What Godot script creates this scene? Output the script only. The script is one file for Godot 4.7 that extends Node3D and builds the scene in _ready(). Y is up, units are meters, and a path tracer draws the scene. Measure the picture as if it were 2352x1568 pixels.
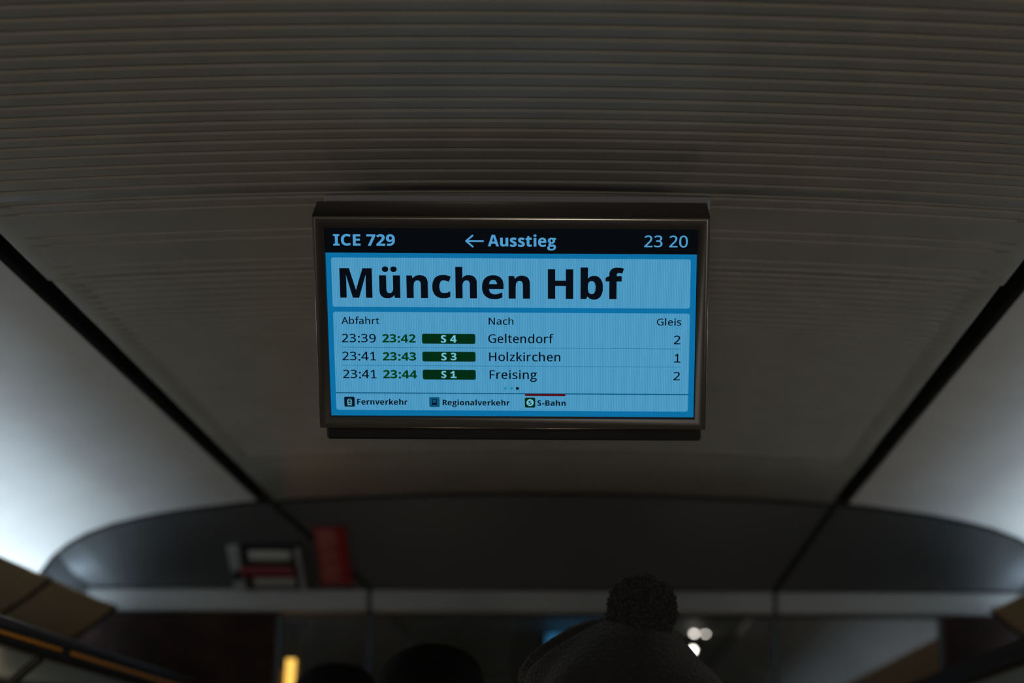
extends Node3D
# A railway coach at night: ceiling monitor over the aisle, ribbed ceiling, cove lights.
# y up, metres; the coach runs along z, its middle is x = 0, the floor is y = 0; the view goes towards -z.

var M := {}
const TILT := 0.53883            # the monitor leans 30.87 degrees down towards the aisle
const CEIL := 2.30               # height of the ceiling in the middle
const ARCH := 0.047              # it falls by ARCH * x * x to the sides
const Z_BACK := 2.3              # back wall of the coach
const Z_ARC := -3.674            # where the ribbed ceiling ends
const Z_HEAD := -3.95            # the header over the glass partition
const Z_END := -9.0              # end of the next compartment

# cross-section of the side ceiling panel, (x, y) from the slot outwards and down
var cove_profile := PackedVector2Array([Vector2(0.790, 2.2721), Vector2(0.811, 2.2705), Vector2(0.90, 2.259), Vector2(0.991, 2.2465), Vector2(1.08, 2.229), Vector2(1.147, 2.212), Vector2(1.213, 2.187), Vector2(1.262, 2.157), Vector2(1.296, 2.125), Vector2(1.322, 2.085), Vector2(1.338, 2.035), Vector2(1.345, 1.97), Vector2(1.346, 1.90)])


func _ready() -> void:
	make_camera()
	make_materials()
	make_setting()
	make_cove_lights()
	make_racks()
	make_display()
	make_fairing_things()
	make_next_room()
	make_people()


# ------------------------------------------------------------------ camera and sky

func make_camera() -> void:
	var focal := 3267.0           # pixels of a 2352 x 1568 frame
	var near := 0.05
	var a := CameraAttributesPhysical.new()
	a.frustum_focal_length = 50.0
	a.frustum_focus_distance = 1.80
	a.frustum_near = near
	a.frustum_far = 60.0
	a.exposure_aperture = 2.3
	var c := Camera3D.new()
	c.name = "camera"
	c.attributes = a
	c.projection = Camera3D.PROJECTION_FRUSTUM
	c.near = near
	c.size = 2.0 * near * 784.0 / focal
	c.frustum_offset = Vector2(-190.0 / focal * near, 0)
	c.position = Vector3(0.107, 1.5, 0)
	c.basis = Basis(Vector3.RIGHT, atan(1083.0 / focal)) * Basis(Vector3.BACK, 0.0055)
	add_child(c)
	c.current = true
	var e := Environment.new()
	e.background_mode = Environment.BG_COLOR
	e.background_color = Color(0.004, 0.005, 0.007)
	e.tonemap_mode = Environment.TONE_MAPPER_LINEAR
	e.tonemap_exposure = 1.0
	e.sdfgi_enabled = true
	e.ssao_enabled = true
	e.ssil_enabled = true
	var w := WorldEnvironment.new()
	w.name = "surroundings"
	w.environment = e
	add_child(w)


# ------------------------------------------------------------------ materials

func mat(called: String, color: Color, rough := 0.6, metal := 0.0, spec := 0.5) -> StandardMaterial3D:
	var m := StandardMaterial3D.new()
	m.resource_name = called
	m.albedo_color = color
	m.roughness = rough
	m.metallic = metal
	m.metallic_specular = spec
	M[called] = m
	return m


func glow(called: String, color: Color, energy := 1.0) -> StandardMaterial3D:
	var m := mat(called, Color(0.01, 0.01, 0.012), 0.5, 0.0, 0.2)
	m.emission_enabled = true
	m.emission = color
	m.emission_energy_multiplier = energy
	return m


func speckle(m: StandardMaterial3D, freq: float, lo: Color, hi: Color, scale: float, bump := 0.0, size := 256) -> void:
	var n := FastNoiseLite.new()
	n.seed = 7
	n.frequency = freq
	n.fractal_octaves = 3
	var t := NoiseTexture2D.new()
	t.width = size
	t.height = size
	t.seamless = true
	t.noise = n
	var g := Gradient.new()
	g.set_color(0, lo)
	g.set_color(1, hi)
	t.color_ramp = g
	m.albedo_texture = t
	m.uv1_triplanar = true
	m.uv1_world_triplanar = true
	m.uv1_scale = Vector3.ONE * scale
	if bump > 0.0:
		var h := NoiseTexture2D.new()
		h.width = size
		h.height = size
		h.seamless = true
		h.noise = n
		m.heightmap_enabled = true
		m.heightmap_texture = h
		m.heightmap_scale = bump


func make_materials() -> void:
	speckle(mat("ceiling_paint", Color(0.66, 0.645, 0.60), 0.55), 0.02, Color(0.93, 0.93, 0.93), Color(1, 1, 1), 1.4)
	speckle(mat("cove_paint", Color(0.84, 0.82, 0.80), 0.5), 0.015, Color(0.95, 0.95, 0.95), Color(1, 1, 1), 1.1)
	var fp := mat("fairing_paint", Color(0.22, 0.22, 0.22), 0.45)
	fp.clearcoat_enabled = true
	fp.clearcoat = 0.6
	fp.clearcoat_roughness = 0.35
	mat("header_paint", Color(0.48, 0.475, 0.465), 0.5)
	mat("rubber", Color(0.035, 0.035, 0.037), 0.75)
	mat("slot_black", Color(0.03, 0.03, 0.032), 0.8)
	mat("fascia_plastic", Color(0.76, 0.66, 0.51), 0.55)
	speckle(mat("wood", Color(0.17, 0.095, 0.06), 0.8, 0.0, 0.3), 0.02, Color(0.6, 0.6, 0.6), Color(1, 1, 1), 2.0)
	speckle(mat("carpet", Color(0.16, 0.17, 0.20), 0.95), 0.1, Color(0.6, 0.6, 0.6), Color(1, 1, 1), 6.0, 0.2)
	mat("wall_panel", Color(0.42, 0.40, 0.37), 0.6)
	mat("dark_wall", Color(0.16, 0.15, 0.15), 0.6)
	mat("bezel_metal", Color(0.29, 0.275, 0.26), 0.36, 0.4)
	mat("bezel_edge", Color(0.66, 0.63, 0.59), 0.28, 0.9)
	mat("housing", Color(0.10, 0.095, 0.09), 0.5, 0.3)
	mat("plinth", Color(0.55, 0.55, 0.56), 0.5)
	mat("black_gloss", Color(0.012, 0.012, 0.015), 0.12)
	mat("rail_dark", Color(0.085, 0.085, 0.085), 0.5)
	mat("rail_silver", Color(0.62, 0.62, 0.65), 0.28, 0.9)
	mat("rail_glint", Color(0.90, 0.60, 0.12), 0.4, 0.25)  # gold colour stands for warm lamplight reflected in the glossy strip
	var sg := mat("shelf_glass", Color(0.46, 0.53, 0.56), 0.4)
	sg.backlight_enabled = true
	sg.backlight = Color(0.5, 0.56, 0.6)
	mat("red_paint", Color(0.46, 0.035, 0.03), 0.45)
	mat("red_grip", Color(0.36, 0.035, 0.07), 0.3)
	mat("pale_print", Color(0.62, 0.42, 0.38), 0.6)
	mat("grey_plastic", Color(0.48, 0.48, 0.48), 0.45)
	mat("pale_plastic", Color(0.55, 0.54, 0.51), 0.4)
	mat("steel", Color(0.55, 0.56, 0.58), 0.3, 0.9)
	var g := mat("pane_glass", Color(0.75, 0.82, 0.80, 0.04), 0.03, 0.0, 0.28)
	g.transparency = BaseMaterial3D.TRANSPARENCY_ALPHA
	glow("cove_tube", Color(0.80, 0.91, 1.0), 8.0)
	glow("dim_tube", Color(0.80, 0.91, 1.0), 0.4)
	glow("warm_strip", Color(1.0, 0.90, 0.74), 1.5)
	glow("warm_tube", Color(1.0, 0.78, 0.36), 1.5)
	glow("amber_tube", Color(1.0, 0.60, 0.10), 0.5)
	glow("spot_lens", Color(1.0, 0.97, 0.92), 14.0)
	glow("screen_far", Color(0.16, 0.42, 0.58))
	mat("glass_edge", Color(0.15, 0.165, 0.16), 0.4)
	# what the monitor shows
	mat("screen_black", Color(0.006, 0.008, 0.014), 0.22)
	glow("screen_header", Color(0.006, 0.022, 0.045))
	glow("screen_blue", Color(0.03, 0.43, 0.64))
	var c := glow("screen_card", Color(0.315, 0.635, 0.81))
	var im := Image.create(16, 4, false, Image.FORMAT_RGB8)
	for x in 16:
		var v := 0.93 + 0.07 * cos(TAU * x / 16.0)
		for y in 4:
			im.set_pixel(x, y, Color(v, v, v))
	c.emission_texture = ImageTexture.create_from_image(im)
	c.emission_operator = BaseMaterial3D.EMISSION_OP_MULTIPLY
	c.uv1_scale = Vector3(480, 1, 1)      # the columns of the panel, about two millimetres apart
	glow("screen_ink", Color(0.012, 0.035, 0.075))
	glow("screen_light_text", Color(0.30, 0.60, 0.80))
	glow("screen_green_text", Color(0.0, 0.23, 0.09))
	glow("screen_pill", Color(0.0, 0.17, 0.075))
	glow("screen_pill_text", Color(0.43, 0.74, 0.83))
	glow("screen_line", Color(0.14, 0.47, 0.63))
	glow("screen_separator", Color(0.03, 0.33, 0.48))
	glow("screen_dot", Color(0.14, 0.53, 0.71))
	glow("screen_navy", Color(0.01, 0.075, 0.145))
	glow("screen_steel", Color(0.05, 0.32, 0.46))
	glow("screen_red", Color(0.32, 0.03, 0.06))
	# people
	var k := mat("grey_wool", Color(0.10, 0.101, 0.105), 0.95)
	speckle(k, 0.09, Color(0.2, 0.2, 0.2), Color(1, 1, 1), 9.0, 0.35)
	k.uv1_world_triplanar = false
	k.rim_enabled = true
	k.rim = 0.6
	k.rim_tint = 0.5
	var s := mat("skin_and_clothes", Color.WHITE, 0.75)
	s.vertex_color_use_as_albedo = true
	mat("dark_hair", Color(0.035, 0.028, 0.025), 0.8, 0.0, 0.2)


# ------------------------------------------------------------------ mesh helpers

func tool() -> SurfaceTool:
	var st := SurfaceTool.new()
	st.begin(Mesh.PRIMITIVE_TRIANGLES)
	return st


func obj(called: String, st: SurfaceTool, material: Material, parent: Node = self) -> MeshInstance3D:
	st.generate_normals()
	st.index()
	var o := MeshInstance3D.new()
	o.name = called
	o.mesh = st.commit()
	o.material_override = null
	for i in o.mesh.get_surface_count():
		o.mesh.surface_set_material(i, material)
	parent.add_child(o, true)
	return o


func base(called: String, at := Vector3.ZERO, parent: Node = self) -> Node3D:
	var o := Node3D.new()
	o.name = called
	parent.add_child(o, true)
	o.position = at
	return o


func tag(o: Node, label: String, category := "", group := "", kind := "") -> void:
	o.set_meta("label", label)
	if category:
		o.set_meta("category", category)
	if group:
		o.set_meta("group", group)
	if kind:
		o.set_meta("kind", kind)


func tri(st: SurfaceTool, a: Vector3, b: Vector3, c: Vector3) -> void:
	st.add_vertex(a)
	st.add_vertex(b)
	st.add_vertex(c)


func quad(st: SurfaceTool, a: Vector3, b: Vector3, c: Vector3, d: Vector3) -> void:
	tri(st, a, b, c)
	tri(st, a, c, d)


# rows of points joined into a smooth sheet
func sheet(st: SurfaceTool, rows: Array, smooth := true, around := false) -> void:
	st.set_smooth_group(0 if smooth else -1)
	for i in rows.size() - 1:
		var a: PackedVector3Array = rows[i]
		var b: PackedVector3Array = rows[i + 1]
		var n := a.size()
		for j in (n if around else n - 1):
			var k := (j + 1) % n
			quad(st, a[j], a[k], b[k], b[j])


# a box with chamfered edges
func box(st: SurfaceTool, c: Vector3, s: Vector3, r := 0.002) -> void:
	st.set_smooth_group(-1)
	var h := s / 2.0
	r = minf(r, minf(h.x, minf(h.y, h.z)) * 0.9)
	var p := {}
	for sx in [-1, 1]:
		for sy in [-1, 1]:
			for sz in [-1, 1]:
				var q := Vector3(sx * h.x, sy * h.y, sz * h.z)
				p[[sx, sy, sz, 0]] = c + q - Vector3(0, sy * r, sz * r)
				p[[sx, sy, sz, 1]] = c + q - Vector3(sx * r, 0, sz * r)
				p[[sx, sy, sz, 2]] = c + q - Vector3(sx * r, sy * r, 0)
	for s1 in [-1, 1]:
		face(st, c, [p[[s1, -1, -1, 0]], p[[s1, 1, -1, 0]], p[[s1, 1, 1, 0]], p[[s1, -1, 1, 0]]])
		face(st, c, [p[[-1, s1, -1, 1]], p[[1, s1, -1, 1]], p[[1, s1, 1, 1]], p[[-1, s1, 1, 1]]])
		face(st, c, [p[[-1, -1, s1, 2]], p[[1, -1, s1, 2]], p[[1, 1, s1, 2]], p[[-1, 1, s1, 2]]])
		for s2 in [-1, 1]:
			face(st, c, [p[[s1, s2, -1, 0]], p[[s1, s2, -1, 1]], p[[s1, s2, 1, 1]], p[[s1, s2, 1, 0]]])
			face(st, c, [p[[s1, -1, s2, 0]], p[[s1, -1, s2, 2]], p[[s1, 1, s2, 2]], p[[s1, 1, s2, 0]]])
			face(st, c, [p[[-1, s1, s2, 1]], p[[-1, s1, s2, 2]], p[[1, s1, s2, 2]], p[[1, s1, s2, 1]]])
			for s3 in [-1, 1]:
				face(st, c, [p[[s1, s2, s3, 0]], p[[s1, s2, s3, 1]], p[[s1, s2, s3, 2]]])


# a flat convex face turned away from a point inside
func face(st: SurfaceTool, inside: Vector3, q: Array) -> void:
	var n: Vector3 = (q[1] - q[0]).cross(q[2] - q[0])
	if n.dot(q[0] - inside) > 0.0:
		q.reverse()
	for i in range(1, q.size() - 1):
		tri(st, q[0], q[i], q[i + 1])


# a closed outline in x, y pulled along z
func pull(st: SurfaceTool, outline: PackedVector2Array, z0: float, z1: float, smooth := false, caps := true) -> void:
	var rows := []
	for z in [z0, z1]:
		var r := PackedVector3Array()
		for q in outline:
			r.append(Vector3(q.x, q.y, z))
		rows.append(r)
	if Geometry2D.is_polygon_clockwise(outline):
		rows.reverse()
	sheet(st, rows, smooth, true)
	if caps:
		st.set_smooth_group(-1)
		var t := Geometry2D.triangulate_polygon(outline)
		for z in [z0, z1]:
			for i in range(0, t.size(), 3):
				tri(st, Vector3(outline[t[i]].x, outline[t[i]].y, z), Vector3(outline[t[i + 1]].x, outline[t[i + 1]].y, z), Vector3(outline[t[i + 2]].x, outline[t[i + 2]].y, z))


# a round tube along points
func tube(st: SurfaceTool, pts: PackedVector3Array, r: float, sides := 12) -> void:
	var rows := []
	for i in pts.size():
		var d := (pts[mini(i + 1, pts.size() - 1)] - pts[maxi(i - 1, 0)]).normalized()
		var u := d.cross(Vector3.UP if absf(d.y) < 0.9 else Vector3.RIGHT).normalized()
		var v := u.cross(d)
		var row := PackedVector3Array()
		for k in sides:
			row.append(pts[i] + (u * cos(TAU * k / sides) + v * sin(TAU * k / sides)) * r)
		rows.append(row)
	sheet(st, rows, true, true)
	st.set_smooth_group(-1)
	for e in [0, rows.size() - 1]:
		for k in range(1, sides - 1):
			tri(st, rows[e][0], rows[e][k], rows[e][k + 1])


func flip(p: PackedVector2Array, side: float) -> PackedVector2Array:
	var out := PackedVector2Array()
	for q in p:
		out.append(Vector2(q.x * side, q.y))
	return out


# ------------------------------------------------------------------ the coach

func arch(x: float) -> float:
	return CEIL - ARCH * x * x


# one ceiling panel from z0 (near) to z1 (far, smaller z) with round-bottomed grooves across it
func ceiling_panel(parent: Node, z0: float, z1: float, half: float, grooves: Array, proud := 0.0) -> void:
	var gw := 0.0062             # half the width of a groove
	var gd := 0.0046             # its depth
	var tip := 0.690
	var run := 0.024             # length of its run-out
	var er := 0.004              # rounded edge of the panel
	var xs := PackedFloat32Array()
	for k in 5:
		xs.append(-half + er * (1.0 - cos(PI / 2 * k / 4.0)))
	xs.append(-0.715)
	for k in 11:
		xs.append(-tip + run * k / 10.0 * k / 10.0)
	for k in range(1, 24):
		xs.append(lerpf(-tip + run, tip - run, k / 24.0))
	for k in 11:
		var f := 1.0 - k / 10.0
		xs.append(tip - run * f * f)
	xs.append(0.715)
	for k in 5:
		xs.append(half - er * (1.0 - cos(PI / 2 * (4 - k) / 4.0)))
	var zs := [[z0, -1.0], [z0 - 0.0035, -2.0], [z0 - 0.005, -2.0]]
	for g in grooves:
		# a steep near side and a sloping far side, rounded into the flat
		for q in [[-0.0016, 0.0], [-0.0002, 0.0], [0.0, 0.02], [0.0004, 0.70], [0.0008, 0.92], [0.0015, 1.0], [0.0026, 0.93], [0.0050, 0.66], [0.0080, 0.31], [0.0100, 0.10], [0.0112, 0.02], [0.0120, 0.0], [0.0132, 0.0]]:
			zs.append([g + gw - q[0], q[1]])
	zs.append([z1 + 0.0015, -2.0])
	zs.append([z1, -1.0])
	var rows := []
	for q in zs:
		var row := PackedVector3Array()
		for i in xs.size():
			var x := xs[i]
			var y := arch(x) - proud
			var edge := (absf(x) - (half - er)) / er
			if edge > 0.0:
				y += er * (1.0 - sqrt(maxf(0.0, 1.0 - edge * edge)))
			if q[1] > 0.0:
				var e := (absf(x) - (tip - run)) / run
				# the cutter plunges deeper where it leaves the sheet
				var plunge := 1.0 + 1.3 * exp(-pow((absf(x) - (tip - 0.011)) / 0.009, 2.0))
				y += gd * q[1] * plunge * (1.0 if e <= 0.0 else sqrt(maxf(0.0, 1.0 - pow(e, 5.0))))
			elif q[1] == -1.0:
				y += 0.0030
			row.append(Vector3(x, y, q[0]))
		rows.append(row)
	var st := tool()
	sheet(st, rows)
	# edges and back
	st.set_smooth_group(-1)
	var top := 2.335
	var a: PackedVector3Array = rows[0]
	var b: PackedVector3Array = rows[rows.size() - 1]
	for j in a.size() - 1:
		quad(st, Vector3(a[j].x, top, z0), Vector3(a[j + 1].x, top, z0), a[j + 1], a[j])
		quad(st, b[j], b[j + 1], Vector3(b[j + 1].x, top, z1), Vector3(b[j].x, top, z1))
	for s in [-1.0, 1.0]:
		var y := arch(half) + er
		quad(st, Vector3(s * half, y, z0), Vector3(s * half, top, z0), Vector3(s * half, top, z1), Vector3(s * half, y, z1))
	quad(st, Vector3(-half, top, z0), Vector3(half, top, z0), Vector3(half, top, z1), Vector3(-half, top, z1))
	obj("ceiling_panel", st, M.ceiling_paint, parent)


func make_setting() -> void:
	var c := base("ceiling")
	tag(c, "grey ribbed metal coach ceiling with black slots along both sides", "", "", "structure")
	var near := []
	var z := 1.2894
	for g in [1.7354, 1.7022, 1.672, 1.6402, 1.6112, 1.5855, 1.5598, 1.5333, 1.5058, 1.4776, 1.4493, 1.4214, 1.3939, 1.3673, 1.341, 1.3148, 1.2894]:
		near.append(-g)
	while z > -0.5:
		z -= 0.0275
		near.append(-z)
	near.reverse()               # from the back of the coach forwards
	ceiling_panel(c, Z_BACK, 0.56, 0.738, [])
	ceiling_panel(c, 0.559, -1.7655, 0.738, near)
	ceiling_panel(c, -1.7665, -2.0545, 0.738, [-1.780, -1.808, -1.891, -1.920, -2.004, -2.034])
	var far := []
	for k in 43:
		far.append(-2.0785 - 0.0268 * k)
	ceiling_panel(c, -2.0555, -3.245, 0.732, far, 0.0015)
	ceiling_panel(c, -3.246, Z_ARC, 0.732, [])
	for s in [-1.0, 1.0]:
		var st := tool()
		# the slot: a black channel with a lip on its outer side
		pull(st, flip(PackedVector2Array([Vector2(0.735, 2.302), Vector2(0.740, 2.302), Vector2(0.740, 2.318), Vector2(0.764, 2.318), Vector2(0.764, 2.268), Vector2(0.7665, 2.266), Vector2(0.7695, 2.268), Vector2(0.7695, 2.325), Vector2(0.735, 2.325)]), s), Z_BACK, Z_ARC)
		obj("slot_channel", st, M.slot_black, c)
		side_panel(c, s, Z_BACK, Z_ARC)
	# the black seal along the arc where the ribbed ceiling ends
	var st := tool()
	var line := PackedVector2Array()
	var p := cove_profile
	for i in range(p.size() - 1, -1, -1):
		line.append(Vector2(-p[i].x, p[i].y))
	for k in 25:
		var x := lerpf(-0.75, 0.75, k / 24.0)
		line.append(Vector2(x, arch(x)))
	line.append_array(p)
	var rows := []
	for q in [[0.0, 0.02], [0.002, -0.004], [-0.006, -0.009], [-0.014, -0.006], [-0.016, 0.02]]:
		var row := PackedVector3Array()
		for i in line.size():
			var d := (line[mini(i + 1, line.size() - 1)] - line[maxi(i - 1, 0)]).normalized()
			var n := Vector2(-d.y, d.x)
			row.append(Vector3(line[i].x + n.x * q[1], line[i].y + n.y * q[1], Z_ARC - 0.001 + q[0]))
		rows.append(row)
	sheet(st, rows)
	obj("seal", st, M.rubber, c)

	# the fairing that slopes down from the arc to the header
	var f := base("trim_1")
	tag(f, "dark grey sloping fairing between ribbed ceiling and partition header", "", "", "structure")
	fairing(f, -1.335, 1.335, -1.335, 1.335, 0.012, "fairing_backing", M.slot_black)
	fairing(f, -0.732, 0.732, -0.504, 0.602, 0.0, "fairing_panel", M.fairing_paint)
	fairing(f, -1.335, -0.752, -1.335, -0.520, 0.0, "fairing_panel", M.fairing_paint)
	fairing(f, 0.752, 1.335, 0.618, 1.335, 0.0, "fairing_panel", M.fairing_paint)
	var h := base("trim_2")
	tag(h, "light grey header strip above the glass partition", "", "", "structure")
	for q in [[-1.36, -0.517], [-0.507, 0.605], [0.615, 1.36]]:
		st = tool()
		box(st, Vector3((q[0] + q[1]) / 2, 2.0545, Z_HEAD - 0.03), Vector3(q[1] - q[0], 0.061, 0.05), 0.004)
		obj("header_panel", st, M.header_paint, h)
	st = tool()
	box(st, Vector3(0, 2.07, Z_HEAD - 0.06), Vector3(2.7, 0.10, 0.03), 0.002)
	obj("header_core", st, M.slot_black, h)

	# walls and floor
	for s in [-1.0, 1.0]:
		st = tool()
		box(st, Vector3(s * 1.40, 1.17, (Z_BACK + Z_END) / 2), Vector3(0.07, 2.34, Z_BACK - Z_END), 0.002)
		var w := obj("wall_left" if s < 0 else "wall_right", st, M.wall_panel)
		tag(w, "grey coach side wall behind the %s luggage rack" % ("gold-trimmed" if s < 0 else "plain dark"), "", "", "structure")
	st = tool()
	box(st, Vector3(0, -0.03, (Z_BACK + Z_END) / 2), Vector3(2.9, 0.06, Z_BACK - Z_END), 0.002)
	tag(obj("floor", st, M.carpet), "dark carpeted floor of the coach", "", "", "structure")
	st = tool()
	box(st, Vector3(0, 1.17, Z_BACK + 0.03), Vector3(2.9, 2.34, 0.06), 0.002)
	tag(obj("wall_back", st, M.wall_panel), "grey end wall behind the viewer", "", "", "structure")
	# outer roof that closes the coach
	st = tool()
	box(st, Vector3(0, 2.36, (Z_BACK + Z_END) / 2), Vector3(2.9, 0.04, Z_BACK - Z_END + 0.1), 0.002)
	obj("roof", st, M.dark_wall, c)

	# the partition under the header: wood at the sides, glass between
	var wf := base("wall_front")
	tag(wf, "dark brown wooden bulkhead panels beside the glass partition", "", "", "structure")
	for q in [[-1.37, -0.762], [1.070, 1.37]]:
		st = tool()
		box(st, Vector3((q[0] + q[1]) / 2, 1.01, Z_HEAD - 0.03), Vector3(q[1] - q[0], 2.02, 0.036), 0.003)
		obj("wood_panel", st, M.wood, wf)
	var g := base("window_1")
	tag(g, "clear glass partition with slim posts under the header", "", "", "structure")
	for q in [[-0.755, -0.520], [-0.500, 0.598], [0.618, 1.063]]:
		st = tool()
		quad(st, Vector3(q[0], 0.06, Z_HEAD - 0.03), Vector3(q[0], 2.02, Z_HEAD - 0.03), Vector3(q[1], 2.02, Z_HEAD - 0.03), Vector3(q[1], 0.06, Z_HEAD - 0.03))
		obj("pane", st, M.pane_glass, g)
	for x in [-0.759, -0.510, 0.608, 1.066]:
		st = tool()
		box(st, Vector3(x, 1.01, Z_HEAD - 0.03), Vector3(0.010, 2.02, 0.03), 0.002)
		obj("post", st, M.glass_edge, g)


func side_panel(parent: Node, s: float, z0: float, z1: float) -> void:
	var pts := PackedVector2Array([Vector2(0.7705, 2.30), Vector2(0.7705, 2.2775), Vector2(0.7708, 2.2758), Vector2(0.7716, 2.2746), Vector2(0.773, 2.2738), Vector2(0.776, 2.2733), Vector2(0.785, 2.2725)])
	pts.append_array(cove_profile)
	var st := tool()
	var rows := []
	for q in pts:
		rows.append(PackedVector3Array([Vector3(q.x * s, q.y, z0), Vector3(q.x * s, q.y, z1)]))
	if s < 0:
		rows.reverse()
	sheet(st, rows)
	st.set_smooth_group(-1)
	for i in pts.size() - 1:
		quad(st, Vector3(pts[i].x * s, pts[i].y, z1), Vector3(pts[i + 1].x * s, pts[i + 1].y, z1), Vector3(pts[i + 1].x * s, pts[i + 1].y + 0.02, z1), Vector3(pts[i].x * s, pts[i].y + 0.02, z1))
	obj("cove_panel", st, M.cove_paint, parent)


func profile_y(x: float) -> float:
	var a := absf(x)
	var p := cove_profile
	if a < p[0].x:
		return arch(x)
	for i in p.size() - 1:
		if a <= p[i + 1].x:
			return lerpf(p[i].y, p[i + 1].y, (a - p[i].x) / (p[i + 1].x - p[i].x))
	return p[p.size() - 1].y


func fairing(parent: Node, t0: float, t1: float, b0: float, b1: float, back: float, called: String, m: Material) -> void:
	var rows := []
	for i in 10:
		var f := i / 9.0
		var row := PackedVector3Array()
		for j in 41:
			var g := j / 40.0
			var xt := lerpf(t0, t1, g)
			var xb := lerpf(b0, b1, g)
			var yt := profile_y(xt) - 0.002
			var yb := minf(2.089, profile_y(xb) - 0.015)
			row.append(Vector3(lerpf(xt, xb, f), lerpf(yt, yb, f) + back * 0.8, lerpf(Z_ARC - 0.016, Z_HEAD - 0.004, f) - back * 0.6))
		rows.append(row)
	var st := tool()
	sheet(st, rows)
	obj(called, st, m, parent)


# ------------------------------------------------------------------ cove lights

func strip_light(parent: Node, s: float, z0: float, z1: float, energy: float, x: float, y: float) -> void:
	var l := AreaLight3D.new()
	l.name = "cove_glow"
	l.area_size = Vector2(0.03, absf(z1 - z0))
	l.light_energy = energy
	l.light_color = Color(0.80, 0.91, 1.0)
	l.area_range = 20.0
	l.shadow_enabled = true
	var towards := Vector3(s * sin(0.44), cos(0.44), 0)      # up and a little towards the wall
	l.basis = Basis(Vector3(0, 0, 1).cross(-towards), Vector3(0, 0, 1), -towards)
	l.position = Vector3(s * x, y, (z0 + z1) / 2)
	parent.add_child(l, true)


func cove(s: float, z0: float, z1: float, label: String, energy: float, l0: float, l1: float, lx := 1.280, ly := 1.980) -> void:
	var t := base("cove_light")
	tag(t, label, "cove light")
	var st := tool()
	pull(st, flip(PackedVector2Array([Vector2(1.150, 2.006), Vector2(1.152, 2.011), Vector2(1.157, 2.013), Vector2(1.210, 2.026), Vector2(1.222, 2.029), Vector2(1.228, 2.026), Vector2(1.234, 1.972), Vector2(1.362, 1.972), Vector2(1.362, 1.90), Vector2(1.30, 1.905), Vector2(1.255, 1.925), Vector2(1.20, 1.963)]), s), z0, z1)  # raised inner lip is an unseen baffle added to block direct lamplight
	obj("fascia", st, M.fascia_plastic, t)
	st = tool()
	box(st, Vector3(s * lx, ly, (l0 + l1) / 2), Vector3(0.034, 0.014, absf(l1 - l0)), 0.003)
	obj("light_tube", st, M.cove_tube if z0 > 0.0 else M.dim_tube, t)
	st = tool()
	pull(st, flip(PackedVector2Array([Vector2(1.147, 2.004), Vector2(1.150, 2.014), Vector2(1.157, 2.017), Vector2(1.222, 2.033), Vector2(1.231, 2.029), Vector2(1.237, 1.969), Vector2(1.36, 1.968), Vector2(1.36, 1.896), Vector2(1.30, 1.901), Vector2(1.253, 1.921), Vector2(1.198, 1.959)]), s), z1 - 0.022, z1 + 0.001)
	obj("end_cap", st, M.rubber, t)
	if z0 > 0.0:
		for z in [-3.30, -1.0, 2.0]:
			st = tool()
			pull(st, flip(PackedVector2Array([Vector2(1.148, 2.004), Vector2(1.150, 2.0135), Vector2(1.157, 2.0155), Vector2(1.222, 2.0315), Vector2(1.230, 2.028), Vector2(1.236, 1.9705), Vector2(1.30, 1.970), Vector2(1.30, 1.903), Vector2(1.2535, 1.923), Vector2(1.199, 1.961)]), s), z - 0.011, z + 0.011)
			obj("joint_band", st, M.rubber, t)
	strip_light(t, s, l0, l1, energy * absf(l1 - l0), lx, ly + 0.013)


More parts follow.
